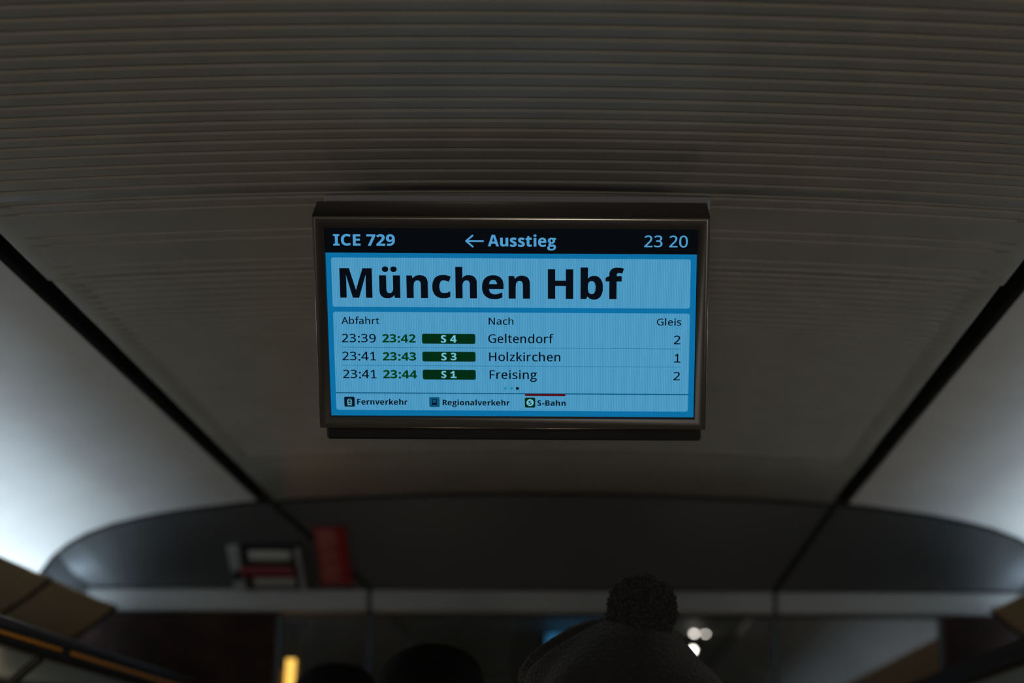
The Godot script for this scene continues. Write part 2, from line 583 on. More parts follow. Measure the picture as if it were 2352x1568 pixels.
func make_cove_lights() -> void:
	cove(-1.0, 2.27, -3.76, "long cove light with beige fascia above the silver-railed luggage rack", 0.125, -1.7, -3.94)
	cove(1.0, 2.27, -3.74, "long cove light with beige fascia above the plain dark luggage rack", 0.125, -1.7, -3.94)
	cove(1.0, -4.05, -8.6, "cove light glowing in the next compartment behind the glass partition", 0.003, -4.1, -8.5, 1.256, 1.98)
	# warm reading-light strips along the windows under the racks
	for s in [-1.0, 1.0]:
		var t := base("reading_light", Vector3(s * 1.345, 1.70, 0))
		tag(t, "warm reading-light strip under the %s luggage rack" % ("gold-trimmed" if s < 0 else "plain dark"), "reading light")
		var st := tool()
		box(st, Vector3(0, 0, -0.65), Vector3(0.03, 0.05, 5.7), 0.004)
		obj("lamp_body", st, M.grey_plastic, t)
		st = tool()
		box(st, Vector3(-s * 0.016, 0, -0.65), Vector3(0.008, 0.034, 5.6), 0.003)
		obj("light_strip", st, M.warm_strip, t)
		var l := AreaLight3D.new()
		l.name = "reading_glow"
		l.area_size = Vector2(0.034, 5.6)
		l.light_energy = 0.24
		l.light_color = Color(1.0, 0.88, 0.70)
		l.area_range = 20.0
		l.shadow_enabled = true
		l.basis = Basis(Vector3(0, 1, 0), Vector3(0, 0, s), Vector3(s, 0, 0))
		l.position = Vector3(-s * 0.024, 0, -0.65)
		t.add_child(l)
	# unseen strips on the aisle floor, added to brighten the far ceiling
	for s in [-1.0, 1.0]:
		var t := base("added_floor_light", Vector3(s * 0.52, 0, -2.75))
		tag(t, "unseen warm light strip added on the aisle floor by the %s rack" % ("gold-trimmed" if s < 0 else "plain dark"), "added light")
		var st := tool()
		box(st, Vector3(0, 0.02, 0), Vector3(0.05, 0.04, 2.1), 0.006)
		obj("housing", st, M.grey_plastic, t)
		st = tool()
		box(st, Vector3(0, 0.041, 0), Vector3(0.032, 0.006, 2.06), 0.002)
		obj("light_strip", st, M.warm_strip, t)
		var l := AreaLight3D.new()
		l.name = "added_floor_glow"
		l.area_size = Vector2(0.03, 2.06)
		l.light_energy = 0.085
		l.light_color = Color(1.0, 0.95, 0.88)
		l.area_range = 20.0
		l.shadow_enabled = true
		l.basis = Basis(Vector3(1, 0, 0), Vector3(0, 0, 1), Vector3(0, -1, 0))
		l.position = Vector3(0, 0.05, 0)
		t.add_child(l)
	# unseen panel added on the rear door to light the ceiling grooves
	var e := base("added_rear_light", Vector3(0, 0, 2.26))
	tag(e, "tall unseen light panel added on the rear door to brighten the ceiling grooves", "light panel")
	var st := tool()
	box(st, Vector3(0, 1.02, 0.015), Vector3(0.90, 2.04, 0.04), 0.006)
	obj("door_leaf", st, M.wall_panel, e)
	st = tool()
	box(st, Vector3(0, 1.00, -0.010), Vector3(0.70, 1.30, 0.012), 0.004)
	obj("light_pane", st, M.warm_strip, e)
	var l := AreaLight3D.new()
	l.name = "added_rear_glow"
	l.area_size = Vector2(0.70, 1.30)
	l.light_energy = 2.0
	l.light_color = Color(1.0, 0.98, 0.95)
	l.area_range = 30.0
	l.shadow_enabled = true
	l.position = Vector3(0, 1.00, -0.02)
	e.add_child(l)


# ------------------------------------------------------------------ luggage racks

func make_racks() -> void:
	for s in [-1.0, 1.0]:
		var t := base("luggage_rack", Vector3(s * 0.9, 1.77, 0))
		tag(t, "luggage rack with grey shelf, silver rail and trim strip painted with a gold glint" if s < 0 else "luggage rack with grey shelf and plain dark rail", "luggage rack")
		var z0 := 2.25
		var z1 := -3.70
		var st := tool()
		pull(st, flip(PackedVector2Array([Vector2(0, 0.004), Vector2(0.004, 0), Vector2(0.030, 0), Vector2(0.034, 0.006), Vector2(0.034, 0.034), Vector2(0.028, 0.038), Vector2(0.006, 0.038), Vector2(0, 0.032), Vector2(0, 0.024), Vector2(0.002, 0.022), Vector2(0.002, 0.014), Vector2(0, 0.012)]), s), z0, z1)
		obj("rail", st, M.rail_dark, t)
		if s < 0:
			st = tool()
			tube(st, PackedVector3Array([Vector3(s * 0.012, 0.041, z0), Vector3(s * 0.012, 0.041, z1)]), 0.007)
			obj("rail_tube", st, M.rail_silver, t)
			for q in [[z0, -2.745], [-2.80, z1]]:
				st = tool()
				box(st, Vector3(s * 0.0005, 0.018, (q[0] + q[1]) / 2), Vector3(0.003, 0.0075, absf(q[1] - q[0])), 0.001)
				obj("trim_strip", st, M.rail_glint, t)  # its gold is a painted reflection
		else:
			st = tool()
			tube(st, PackedVector3Array([Vector3(s * 0.010, 0.040, z0), Vector3(s * 0.010, 0.040, z1)]), 0.006)
			obj("rail_tube", st, M.rail_dark, t)
		for q in [[z0, 1.0], [0.99, -0.55], [-0.56, -2.14], [-2.15, z1]]:
			st = tool()
			pull(st, flip(PackedVector2Array([Vector2(0.03, 0.006), Vector2(0.46, 0.030), Vector2(0.46, 0.040), Vector2(0.03, 0.016)]), s), q[0], q[1])
			obj("shelf_panel", st, M.shelf_glass, t)
		for z in [-3.55, -2.69, -1.2, 0.3, 1.8]:
			st = tool()
			var pts := PackedVector3Array()
			for k in 9:
				var f := k / 8.0
				pts.append(Vector3(s * lerpf(0.018, 0.455, f), -0.002 - 0.27 * pow(f, 0.8), z))
			tube(st, pts, 0.009, 8)
			obj("bracket", st, M.rail_dark, t)


# ------------------------------------------------------------------ the monitor

func rect(st: SurfaceTool, x0: float, y0: float, x1: float, y1: float, z: float, r := 0.0) -> void:
	# flat rounded rectangle facing +z, in millimetres
	var pts := []
	var lo := Vector2(minf(x0, x1), minf(y0, y1))
	var hi := Vector2(maxf(x0, x1), maxf(y0, y1))
	if r <= 0.0:
		pts = [Vector2(lo.x, hi.y), hi, Vector2(hi.x, lo.y), lo]
	else:
		for q in [[Vector2(hi.x - r, hi.y - r), 0.0], [Vector2(lo.x + r, hi.y - r), 1.0], [Vector2(lo.x + r, lo.y + r), 2.0], [Vector2(hi.x - r, lo.y + r), 3.0]]:
			for k in 6:
				var a: float = (q[1] + k / 5.0) * PI / 2
				pts.append(q[0] + Vector2(cos(a), sin(a)) * r)
		pts.reverse()
	poly(st, pts, z)


func poly(st: SurfaceTool, pts: Array, z: float) -> void:
	st.set_smooth_group(-1)
	for i in range(1, pts.size() - 1):
		for q in [pts[0], pts[i], pts[i + 1]]:
			st.set_uv(Vector2(q.x / 1000.0, q.y / 1000.0))
			st.add_vertex(Vector3(q.x, q.y, z) / 1000.0)


func ring(st: SurfaceTool, c: Vector2, r0: float, r1: float, z: float, a0 := 0.0, a1 := TAU) -> void:
	var n := 24
	for k in n:
		var a := lerpf(a0, a1, float(k) / n)
		var b := lerpf(a0, a1, float(k + 1) / n)
		poly(st, [c + Vector2(cos(a), sin(a)) * r0, c + Vector2(cos(b), sin(b)) * r0, c + Vector2(cos(b), sin(b)) * r1, c + Vector2(cos(a), sin(a)) * r1], z)


func stroke(st: SurfaceTool, a: Vector2, b: Vector2, w: float, z: float) -> void:
	var d := (b - a).normalized()
	var n := Vector2(-d.y, d.x) * w / 2
	poly(st, [a + n, b + n, b - n, a - n], z)
	ring(st, a, 0.0, w / 2, z)
	ring(st, b, 0.0, w / 2, z)


var fonts := {}

func lettering(parent: Node, text: String, bold: bool, x0: float, x1: float, line: float, cap: float, m: Material, z := -4.2) -> void:
	var key := [bold, cap < 8.0]
	if not fonts.has(key):
		var f := SystemFont.new()
		f.font_names = PackedStringArray(["Droid Sans"])
		f.font_weight = 700 if bold else 400
		var v := FontVariation.new()
		v.base_font = f
		v.variation_embolden = 0.25 if not bold else (0.1 if cap < 8.0 else 0.18)
		fonts[key] = v
	var made := []
	for s in [text, "H"]:
		var t := TextMesh.new()
		t.font = fonts[key]
		t.font_size = 64
		t.pixel_size = 0.001
		t.depth = 0.0
		t.curve_step = 1.0
		t.text = s
		made.append(t)
	var a: AABB = made[0].get_aabb()
	var h: AABB = made[1].get_aabb()
	var o := MeshInstance3D.new()
	o.name = "lettering"
	o.mesh = made[0]
	o.mesh.material = m
	parent.add_child(o, true)
	var sy := cap / 1000.0 / h.size.y
	var sx := (x1 - x0) / 1000.0 / a.size.x
	o.scale = Vector3(sx, sy, 1)
	o.position = Vector3(x0 / 1000.0 - a.position.x * sx, line / 1000.0 - h.position.y * sy, z / 1000.0)


func make_display() -> void:
	# local axes: origin at the middle of the upper front edge, y up along the screen, z out of the screen
	var t := base("information_display", Vector3(0.0012, 2.2085, -1.6418))
	t.rotation.x = TILT
	tag(t, "large ceiling monitor in a bronze-grey bezel showing blue departure board", "monitor")
	# bezel: rectangles [x, y top, y bottom, z] joined side by side
	var w := 0.25
	var h := 0.2775
	var st := tool()
	bars(st, [[w - 0.003, 0.0148, -h, -0.0254], [w, -0.0012, -h + 0.0005, -0.0046]], false)
	var edge := []
	for k in 7:
		var a := k / 6.0 * PI / 2
		var i := 0.0042 * (1.0 - cos(a))
		edge.append([w - i, -0.0012 - i * 0.6, -h + 0.0005 + i, -0.0046 + 0.0046 * sin(a)])
	var trim := tool()
	bars(trim, edge, true)
	bars(st, [edge[6], [w - 0.0146, -0.0152, -h + 0.0150, 0.0]], false)
	bars(st, [[w - 0.0146, -0.0152, -h + 0.0150, 0.0], [w - 0.0150, -0.0156, -h + 0.0154, -0.0006], [w - 0.0150, -0.0156, -h + 0.0154, -0.0080]], false)
	bars(st, [[w - 0.003, 0.0148, -h, -0.0254], [0.1, -0.10, -0.15, -0.0254]], false)
	obj("bezel", st, M.bezel_metal, t)
	obj("edge_trim", trim, M.bezel_edge, t)
	# housing behind and below the bezel, neck and ceiling plinth
	st = tool()
	box(st, Vector3(0, -0.150, -0.050), Vector3(0.493, 0.300, 0.044), 0.003)
	obj("housing", st, M.housing, t)
	var mount := base("ceiling_mount", Vector3.ZERO, t)
	mount.transform = t.transform.affine_inverse()      # upright, in the axes of the coach
	st = tool()
	box(st, Vector3(-0.002, 2.205, -1.815), Vector3(0.42, 0.180, 0.056), 0.004)
	obj("neck", st, M.housing, mount)
	st = tool()
	box(st, Vector3(0.0, 2.2965, -1.825), Vector3(0.53, 0.011, 0.095), 0.005)
	obj("plinth", st, M.plinth, mount)
	# the screen
	st = tool()
	rect(st, -235.2, -15.4, 235.2, -262.4, -5.2)
	var s := obj("screen", st, M.screen_black, t)
	var z := -4.9
	st = tool()
	rect(st, -234.8, -15.8, 234.2, -47.7, z)
	obj("header_bar", st, M.screen_header, s)
	st = tool()
	rect(st, -234.8, -47.7, 234.2, -260.6, z)
	obj("backdrop", st, M.screen_blue, s)
	for q in [[-228.2, -53.8, 226.8, -117.2], [-228.0, -123.7, 226.9, -253.0]]:
		st = tool()
		rect(st, q[0], q[1], q[2], q[3], -4.6, 3.0)
		obj("card", st, M.screen_card, s)
	for y in [-169.9, -193.8]:
		st = tool()
		rect(st, -218.1, y + 0.35, 216.3, y - 0.35, -4.4)
		obj("row_line", st, M.screen_line, s)
	st = tool()
	rect(st, -228.0, -229.5, 226.9, -230.9, -4.4)
	obj("separator", st, M.screen_separator, s)
	for y in [-158.2, -181.7, -205.5]:
		st = tool()
		rect(st, -115.2, y + 6.5, -47.0, y - 6.5, -4.4, 2.4)
		obj("line_badge", st, M.screen_pill, s)
	for k in 3:
		st = tool()
		ring(st, Vector2(-9.2 + 7.8 * k, -223.2), 0.0, 2.0, -4.4)
		obj("page_dot", st, M.screen_ink if k == 2 else M.screen_dot, s)
	st = tool()
	rect(st, 15.9, -230.3, 68.6, -233.2, -4.3, 1.4)
	obj("tab_bar", st, M.screen_red, s)
	# arrow
	st = tool()
	stroke(st, Vector2(-57.0, -31.9), Vector2(-35.6, -31.9), 2.2, -4.2)
	stroke(st, Vector2(-57.0, -31.9), Vector2(-48.8, -24.9), 2.2, -4.2)
	stroke(st, Vector2(-57.0, -31.9), Vector2(-48.8, -38.9), 2.2, -4.2)
	obj("arrow", st, M.screen_light_text, s)
	# icons
	for q in [[-217.4, "screen_navy"], [-107.6, "screen_steel"], [15.9, "screen_pill"]]:
		st = tool()
		rect(st, q[0], -235.4, q[0] + 13.5, -248.7, -4.4, 1.6)
		obj("icon", st, M[q[1]], s)
	st = tool()                  # the front of a fast train
	ring(st, Vector2(-210.6, -241.0), 2.2, 3.0, -4.2)
	ring(st, Vector2(-210.6, -243.2), 2.3, 3.1, -4.2, PI, TAU)
	rect(st, -213.0, -240.6, -208.2, -241.3, -4.2)
	stroke(st, Vector2(-213.4, -246.4), Vector2(-207.8, -246.4), 0.7, -4.2)
	ring(st, Vector2(-212.1, -243.7), 0.0, 0.5, -4.2)
	ring(st, Vector2(-209.1, -243.7), 0.0, 0.5, -4.2)
	obj("pictogram", st, M.screen_pill_text, s)
	st = tool()                  # the front of a local train
	for q in [[-103.8, -238.0, -97.9, -238.9], [-103.8, -238.0, -102.9, -245.4], [-98.8, -238.0, -97.9, -245.4], [-103.8, -243.0, -97.9, -245.4]]:
		rect(st, q[0], q[1], q[2], q[3], -4.2)
	stroke(st, Vector2(-103.0, -245.6), Vector2(-104.0, -247.0), 0.8, -4.2)
	stroke(st, Vector2(-98.7, -245.6), Vector2(-97.7, -247.0), 0.8, -4.2)
	obj("pictogram", st, M.screen_ink, s)
	st = tool()
	ring(st, Vector2(22.7, -242.0), 0.0, 4.6, -4.2)
	obj("pictogram", st, M.screen_pill_text, s)
	lettering(s, "S", true, 20.6, 24.8, -244.4, 4.9, M.screen_pill, -4.0)
	var light: Material = M.screen_light_text
	var ink: Material = M.screen_ink
	var green: Material = M.screen_green_text
	var pale: Material = M.screen_pill_text
	for q in [
		["ICE 729", 1, -224.1, -146.8, -38.5, 14.4, light], ["Ausstieg", 1, -29.6, 56.4, -38.5, 14.4, light], ["23 20", 0, 167.6, 222.4, -38.5, 14.9, light],
		["München", 1, -218.1, 23.2, -105.4, 38.1, ink], ["Hbf", 1, 45.9, 142.5, -105.4, 38.1, ink], ["Abfahrt", 0, -217.6, -169.3, -139.6, 9.1, ink], ["Nach", 0, -29.6, 2.0, -139.4, 9.1, ink], ["Gleis", 0, 185.0, 216.1, -139.3, 9.1, ink],
		["23:39", 0, -217.8, -174.4, -163.4, 11.1, ink], ["23:42", 1, -166.1, -123.3, -163.4, 10.8, green], ["S 4", 1, -91.0, -71.0, -163.1, 9.7, pale], ["Geltendorf", 0, -30.4, 53.0, -163.3, 11.4, ink], ["2", 0, 207.1, 215.4, -163.7, 11.4, ink],
		["23:41", 0, -217.8, -177.2, -187.1, 11.4, ink], ["23:43", 1, -166.2, -123.2, -187.1, 10.8, green], ["S 3", 1, -90.9, -71.4, -186.4, 9.7, pale], ["Holzkirchen", 0, -29.6, 61.9, -187.1, 11.4, ink], ["1", 0, 208.4, 213.0, -187.7, 11.4, ink],
		["23:41", 0, -217.7, -177.2, -210.7, 11.2, ink], ["23:44", 1, -166.3, -122.6, -210.7, 10.9, green], ["S 1", 1, -91.3, -74.4, -209.8, 9.2, pale], ["Freising", 0, -29.2, 31.7, -210.7, 11.5, ink], ["2", 0, 207.3, 215.7, -211.2, 11.2, ink],
		["Fernverkehr", 1, -200.9, -135.8, -245.8, 7.5, ink], ["Regionalverkehr", 1, -90.3, -3.8, -246.1, 7.3, ink], ["S-Bahn", 1, 32.2, 68.7, -246.0, 7.2, ink],
	]:
		lettering(s, q[0], q[1] == 1, q[2], q[3], q[4], q[5], q[6])
	# the feet of the ones and of the capital I, as this typeface has them
	for q in [[207.6, 216.0, -187.7, 1.3, ink], [-181.6, -174.6, -187.1, 1.2, ink], [-181.6, -174.6, -210.7, 1.2, ink], [-79.2, -71.7, -209.8, 1.7, pale], [-224.6, -216.6, -38.5, 2.0, light], [-224.6, -216.6, -26.1, 2.0, light]]:
		st = tool()
		rect(st, q[0], q[2], q[1], q[2] + q[3], -4.2)
		obj("lettering_foot", st, q[4], s)


# the four sides between rectangles [half width, top, bottom, z], each side smooth along its own section
func bars(st: SurfaceTool, rings: Array, smooth: bool) -> void:
	for side in 4:
		var rows := []
		for q in rings:
			var c := [Vector3(-q[0], q[1], q[3]), Vector3(q[0], q[1], q[3]), Vector3(q[0], q[2], q[3]), Vector3(-q[0], q[2], q[3])]
			rows.append(PackedVector3Array([c[side], c[(side + 1) % 4]]))
		# own smoothing for each side
		var part := tool()
		sheet(part, rows, smooth)
		part.generate_normals()
		st.append_from(part.commit(), 0, Transform3D.IDENTITY)


# ------------------------------------------------------------------ things on the fairing

func fairing_point(x: float, s: float, up := 0.0) -> Vector3:
	return Vector3(x, 2.272 - 0.57346 * s - 0.81923 * up, -3.69 - 0.81923 * s + 0.57346 * up)


func make_fairing_things() -> void:
	var turn := Basis(Vector3(1, 0, 0), Vector3(0, 0.57346, 0.81923), Vector3(0, -0.81923, 0.57346))
	var t := base("information_sign", fairing_point(-0.600, 0.195, 0.002))
	t.basis = turn
	tag(t, "small red sign with rows of pale print on the sloping fairing", "sign")
	var st := tool()
	box(st, Vector3(0, 0, 0.001), Vector3(0.086, 0.220, 0.004), 0.001)
	obj("plate", st, M.red_paint, t)
	st = tool()
	var y := 98.0
	var k := 0
	while y > -98.0:
		var long: float = [52.0, 44.0, 56.0, 58.0, 50.0, 56.0, 34.0][k % 7]
		if k != 9 and k != 15:
			rect(st, -37.0, y, -37.0 + long, y - 3.6, 3.3)
		y -= 8.2
		k += 1
	obj("print", st, M.pale_print, t)

	t = base("emergency_brake", fairing_point(-0.779, 0.227, 0.002))
	t.basis = turn
	tag(t, "emergency brake box with dark red pull handle beside the red sign", "emergency brake")
	st = tool()
	box(st, Vector3(0, 0, 0.006), Vector3(0.196, 0.166, 0.012), 0.003)
	obj("back_plate", st, M.slot_black, t)
	st = tool()
	box(st, Vector3(-0.082, 0, 0.014), Vector3(0.032, 0.166, 0.022), 0.003)
	obj("side_plate", st, M.grey_plastic, t)
	st = tool()
	box(st, Vector3(0.090, 0, 0.014), Vector3(0.014, 0.150, 0.022), 0.003)
	obj("side_plate", st, M.grey_plastic, t)
	for q in [[0.046, 0.034], [-0.046, 0.044]]:
		st = tool()
		box(st, Vector3(0.012, q[0], 0.014), Vector3(0.116, q[1], 0.012), 0.004)
		obj("cover", st, M.pale_plastic, t)
	st = tool()
	box(st, Vector3(0.004, 0.002, 0.030), Vector3(0.150, 0.036, 0.020), 0.006)
	var g := obj("handle", st, M.red_grip, t)
	st = tool()
	tube(st, PackedVector3Array([Vector3(-0.080, -0.012, 0.022), Vector3(-0.080, -0.012, 0.040)]), 0.013, 16)
	obj("pivot", st, M.slot_black, g)


# ------------------------------------------------------------------ what shows through the glass

func make_next_room() -> void:
	var c := base("ceiling_001")
	tag(c, "plain ceiling of the next compartment behind the glass", "", "", "structure")
	var st := tool()
	var rows := []
	for k in 13:
		var x := lerpf(-0.74, 0.74, k / 12.0)
		rows.append(PackedVector3Array([Vector3(x, arch(x), Z_HEAD - 0.08), Vector3(x, arch(x), Z_END)]))
	sheet(st, rows)
	obj("ceiling_panel", st, M.ceiling_paint, c)
	for s in [-1.0, 1.0]:
		side_panel(c, s, Z_HEAD - 0.08, Z_END)
	st = tool()
	box(st, Vector3(0, 1.17, Z_END - 0.03), Vector3(2.9, 2.34, 0.06), 0.002)
	tag(obj("wall_far", st, M.dark_wall), "dark end wall of the next compartment", "", "", "structure")

	# warm lamp behind the left pane
	var t := base("wall_lamp", Vector3(-0.868, 0, -4.6))
	tag(t, "warm yellow tubular lamp behind the narrow glass pane", "lamp")
	st = tool()
	box(st, Vector3(-0.004, 1.53, -0.028), Vector3(0.105, 1.10, 0.02), 0.004)
	obj("backing", st, M.glass_edge, t)
	st = tool()
	tube(st, PackedVector3Array([Vector3(0.018, 1.0, 0), Vector3(0.018, 1.958, 0)]), 0.015, 16)
	obj("lamp_tube", st, M.warm_tube, t)
	st = tool()
	tube(st, PackedVector3Array([Vector3(-0.026, 1.0, 0), Vector3(-0.026, 1.926, 0)]), 0.010, 16)
	obj("side_tube", st, M.amber_tube, t)
	var l := OmniLight3D.new()
	l.name = "warm_glow"
	l.light_color = Color(1.0, 0.66, 0.25)
	l.light_energy = 0.02
	l.light_size = 0.03
	l.omni_range = 20.0
	l.omni_attenuation = 2.0
	l.shadow_enabled = true
	l.position = Vector3(0.018, 1.5, 0.06)
	t.add_child(l)

	# spotlights in the ceiling of the next compartment
	for q in [[Vector3(0.570, 2.288, -6.6), "two"], [Vector3(0.622, 2.288, -6.6), "two"], [Vector3(0.562, 2.207, -6.6), "one"]]:
		var o := base("spotlight", q[0])
		tag(o, "small white spotlight of a close pair behind the glass" if q[1] == "two" else "single white spotlight hanging lower behind the glass partition", "spotlight", "spotlights in the next compartment" if q[1] == "two" else "")
		st = tool()
		tube(st, PackedVector3Array([Vector3(0, 0, -0.03), Vector3(0, 0, 0.0)]), 0.022, 16)
		if q[1] == "one":
			tube(st, PackedVector3Array([Vector3(0, 0.01, -0.02), Vector3(0, 0.09, -0.02)]), 0.006, 8)
		obj("lamp_body", st, M.steel, o)
		st = tool()
		tube(st, PackedVector3Array([Vector3(0, 0, 0.0), Vector3(0, 0, 0.004)]), 0.010, 16)
		obj("lamp_lens", st, M.spot_lens, o)
	# another monitor far down the train
	t = base("information_display_001", Vector3(0.13, 2.30, -6.7))
	t.rotation.x = 0.35
	tag(t, "distant blue monitor half hidden behind the bobble hat", "monitor")
	st = tool()
	box(st, Vector3(0, -0.14, -0.02), Vector3(0.50, 0.28, 0.04), 0.004)
	obj("housing", st, M.housing, t)
	st = tool()
	rect(st, -236, -15, 236, -262, 0.8)
	obj("screen", st, M.screen_far, t)


# ------------------------------------------------------------------ people

# distance to a capsule that tapers from ra at a to rb at b
func capsule(p: Vector3, a: Vector3, b: Vector3, ra: float, rb: float) -> float:
	var d := b - a
	var f := clampf((p - a).dot(d) / maxf(d.length_squared(), 1e-9), 0.0, 1.0)
	return p.distance_to(a + d * f) - lerpf(ra, rb, f)


# surface nets over bones [a, b, ra, rb], with a colour for each point
func net(st: SurfaceTool, bones: Array, cell: float, k: float, paint: Callable) -> void:
	var lo := Vector3.INF
	var hi := -Vector3.INF
	for q in bones:
		var r: float = maxf(q[2], q[3]) + cell * 2.5
		lo = lo.min(q[0] - Vector3.ONE * r).min(q[1] - Vector3.ONE * r)
		hi = hi.max(q[0] + Vector3.ONE * r).max(q[1] + Vector3.ONE * r)
	var n := Vector3i(((hi - lo) / cell).ceil()) + Vector3i.ONE
	var v := PackedFloat32Array()
	v.resize(n.x * n.y * n.z)
	v.fill(1.0)
	for q in bones:
		var r: float = maxf(q[2], q[3]) + maxf(cell * 2.0, k)
		var a := Vector3i(((q[0].min(q[1]) - Vector3.ONE * r - lo) / cell).floor()).clamp(Vector3i.ZERO, n - Vector3i.ONE)
		var b := Vector3i(((q[0].max(q[1]) + Vector3.ONE * r - lo) / cell).ceil()).clamp(Vector3i.ZERO, n - Vector3i.ONE)
		for z in range(a.z, b.z + 1):
			for y in range(a.y, b.y + 1):
				var at := (z * n.y + y) * n.x
				for x in range(a.x, b.x + 1):
					var d := capsule(lo + Vector3(x, y, z) * cell, q[0], q[1], q[2], q[3])
					var o := v[at + x]
					var h := maxf(k - absf(o - d), 0.0) / k
					v[at + x] = minf(o, d) - h * h * k * 0.25
	var spot := {}
	for z in n.z - 1:
		for y in n.y - 1:
			for x in n.x - 1:
				var i := (z * n.y + y) * n.x + x
				var c := [v[i], v[i + 1], v[i + n.x], v[i + n.x + 1], v[i + n.x * n.y], v[i + n.x * n.y + 1], v[i + n.x * n.y + n.x], v[i + n.x * n.y + n.x + 1]]
				var inside := 0
				for q in c:
					inside += 1 if q < 0.0 else 0
				if inside == 0 or inside == 8:
					continue
				var sum := Vector3.ZERO
				var count := 0
				for e in [[0, 1], [2, 3], [4, 5], [6, 7], [0, 2], [1, 3], [4, 6], [5, 7], [0, 4], [1, 5], [2, 6], [3, 7]]:
					var p: float = c[e[0]]
					var q: float = c[e[1]]
					if (p < 0.0) != (q < 0.0):
						var f := p / (p - q)
						var pa := Vector3(e[0] & 1, (e[0] >> 1) & 1, e[0] >> 2)
						var pb := Vector3(e[1] & 1, (e[1] >> 1) & 1, e[1] >> 2)
						sum += pa.lerp(pb, f)
						count += 1
				spot[i] = lo + (Vector3(x, y, z) + sum / count) * cell
	st.set_smooth_group(0)
	var sx := 1
	var sy := n.x
	var sz := n.x * n.y
	for i in spot:
		for axis in [[sx, sy, sz], [sy, sz, sx], [sz, sx, sy]]:
			var s0: bool = v[i] < 0.0
			if i + axis[0] >= v.size():
				continue
			var s1: bool = v[i + axis[0]] < 0.0
			if s0 == s1:
				continue
			var p := [i, i - axis[1], i - axis[1] - axis[2], i - axis[2]]
			if not (spot.has(p[1]) and spot.has(p[2]) and spot.has(p[3])):
				continue
			if s0:
				p.reverse()
			for q in [p[0], p[1], p[2], p[0], p[2], p[3]]:
				st.set_color(paint.call(spot[q]))
				st.add_vertex(spot[q])


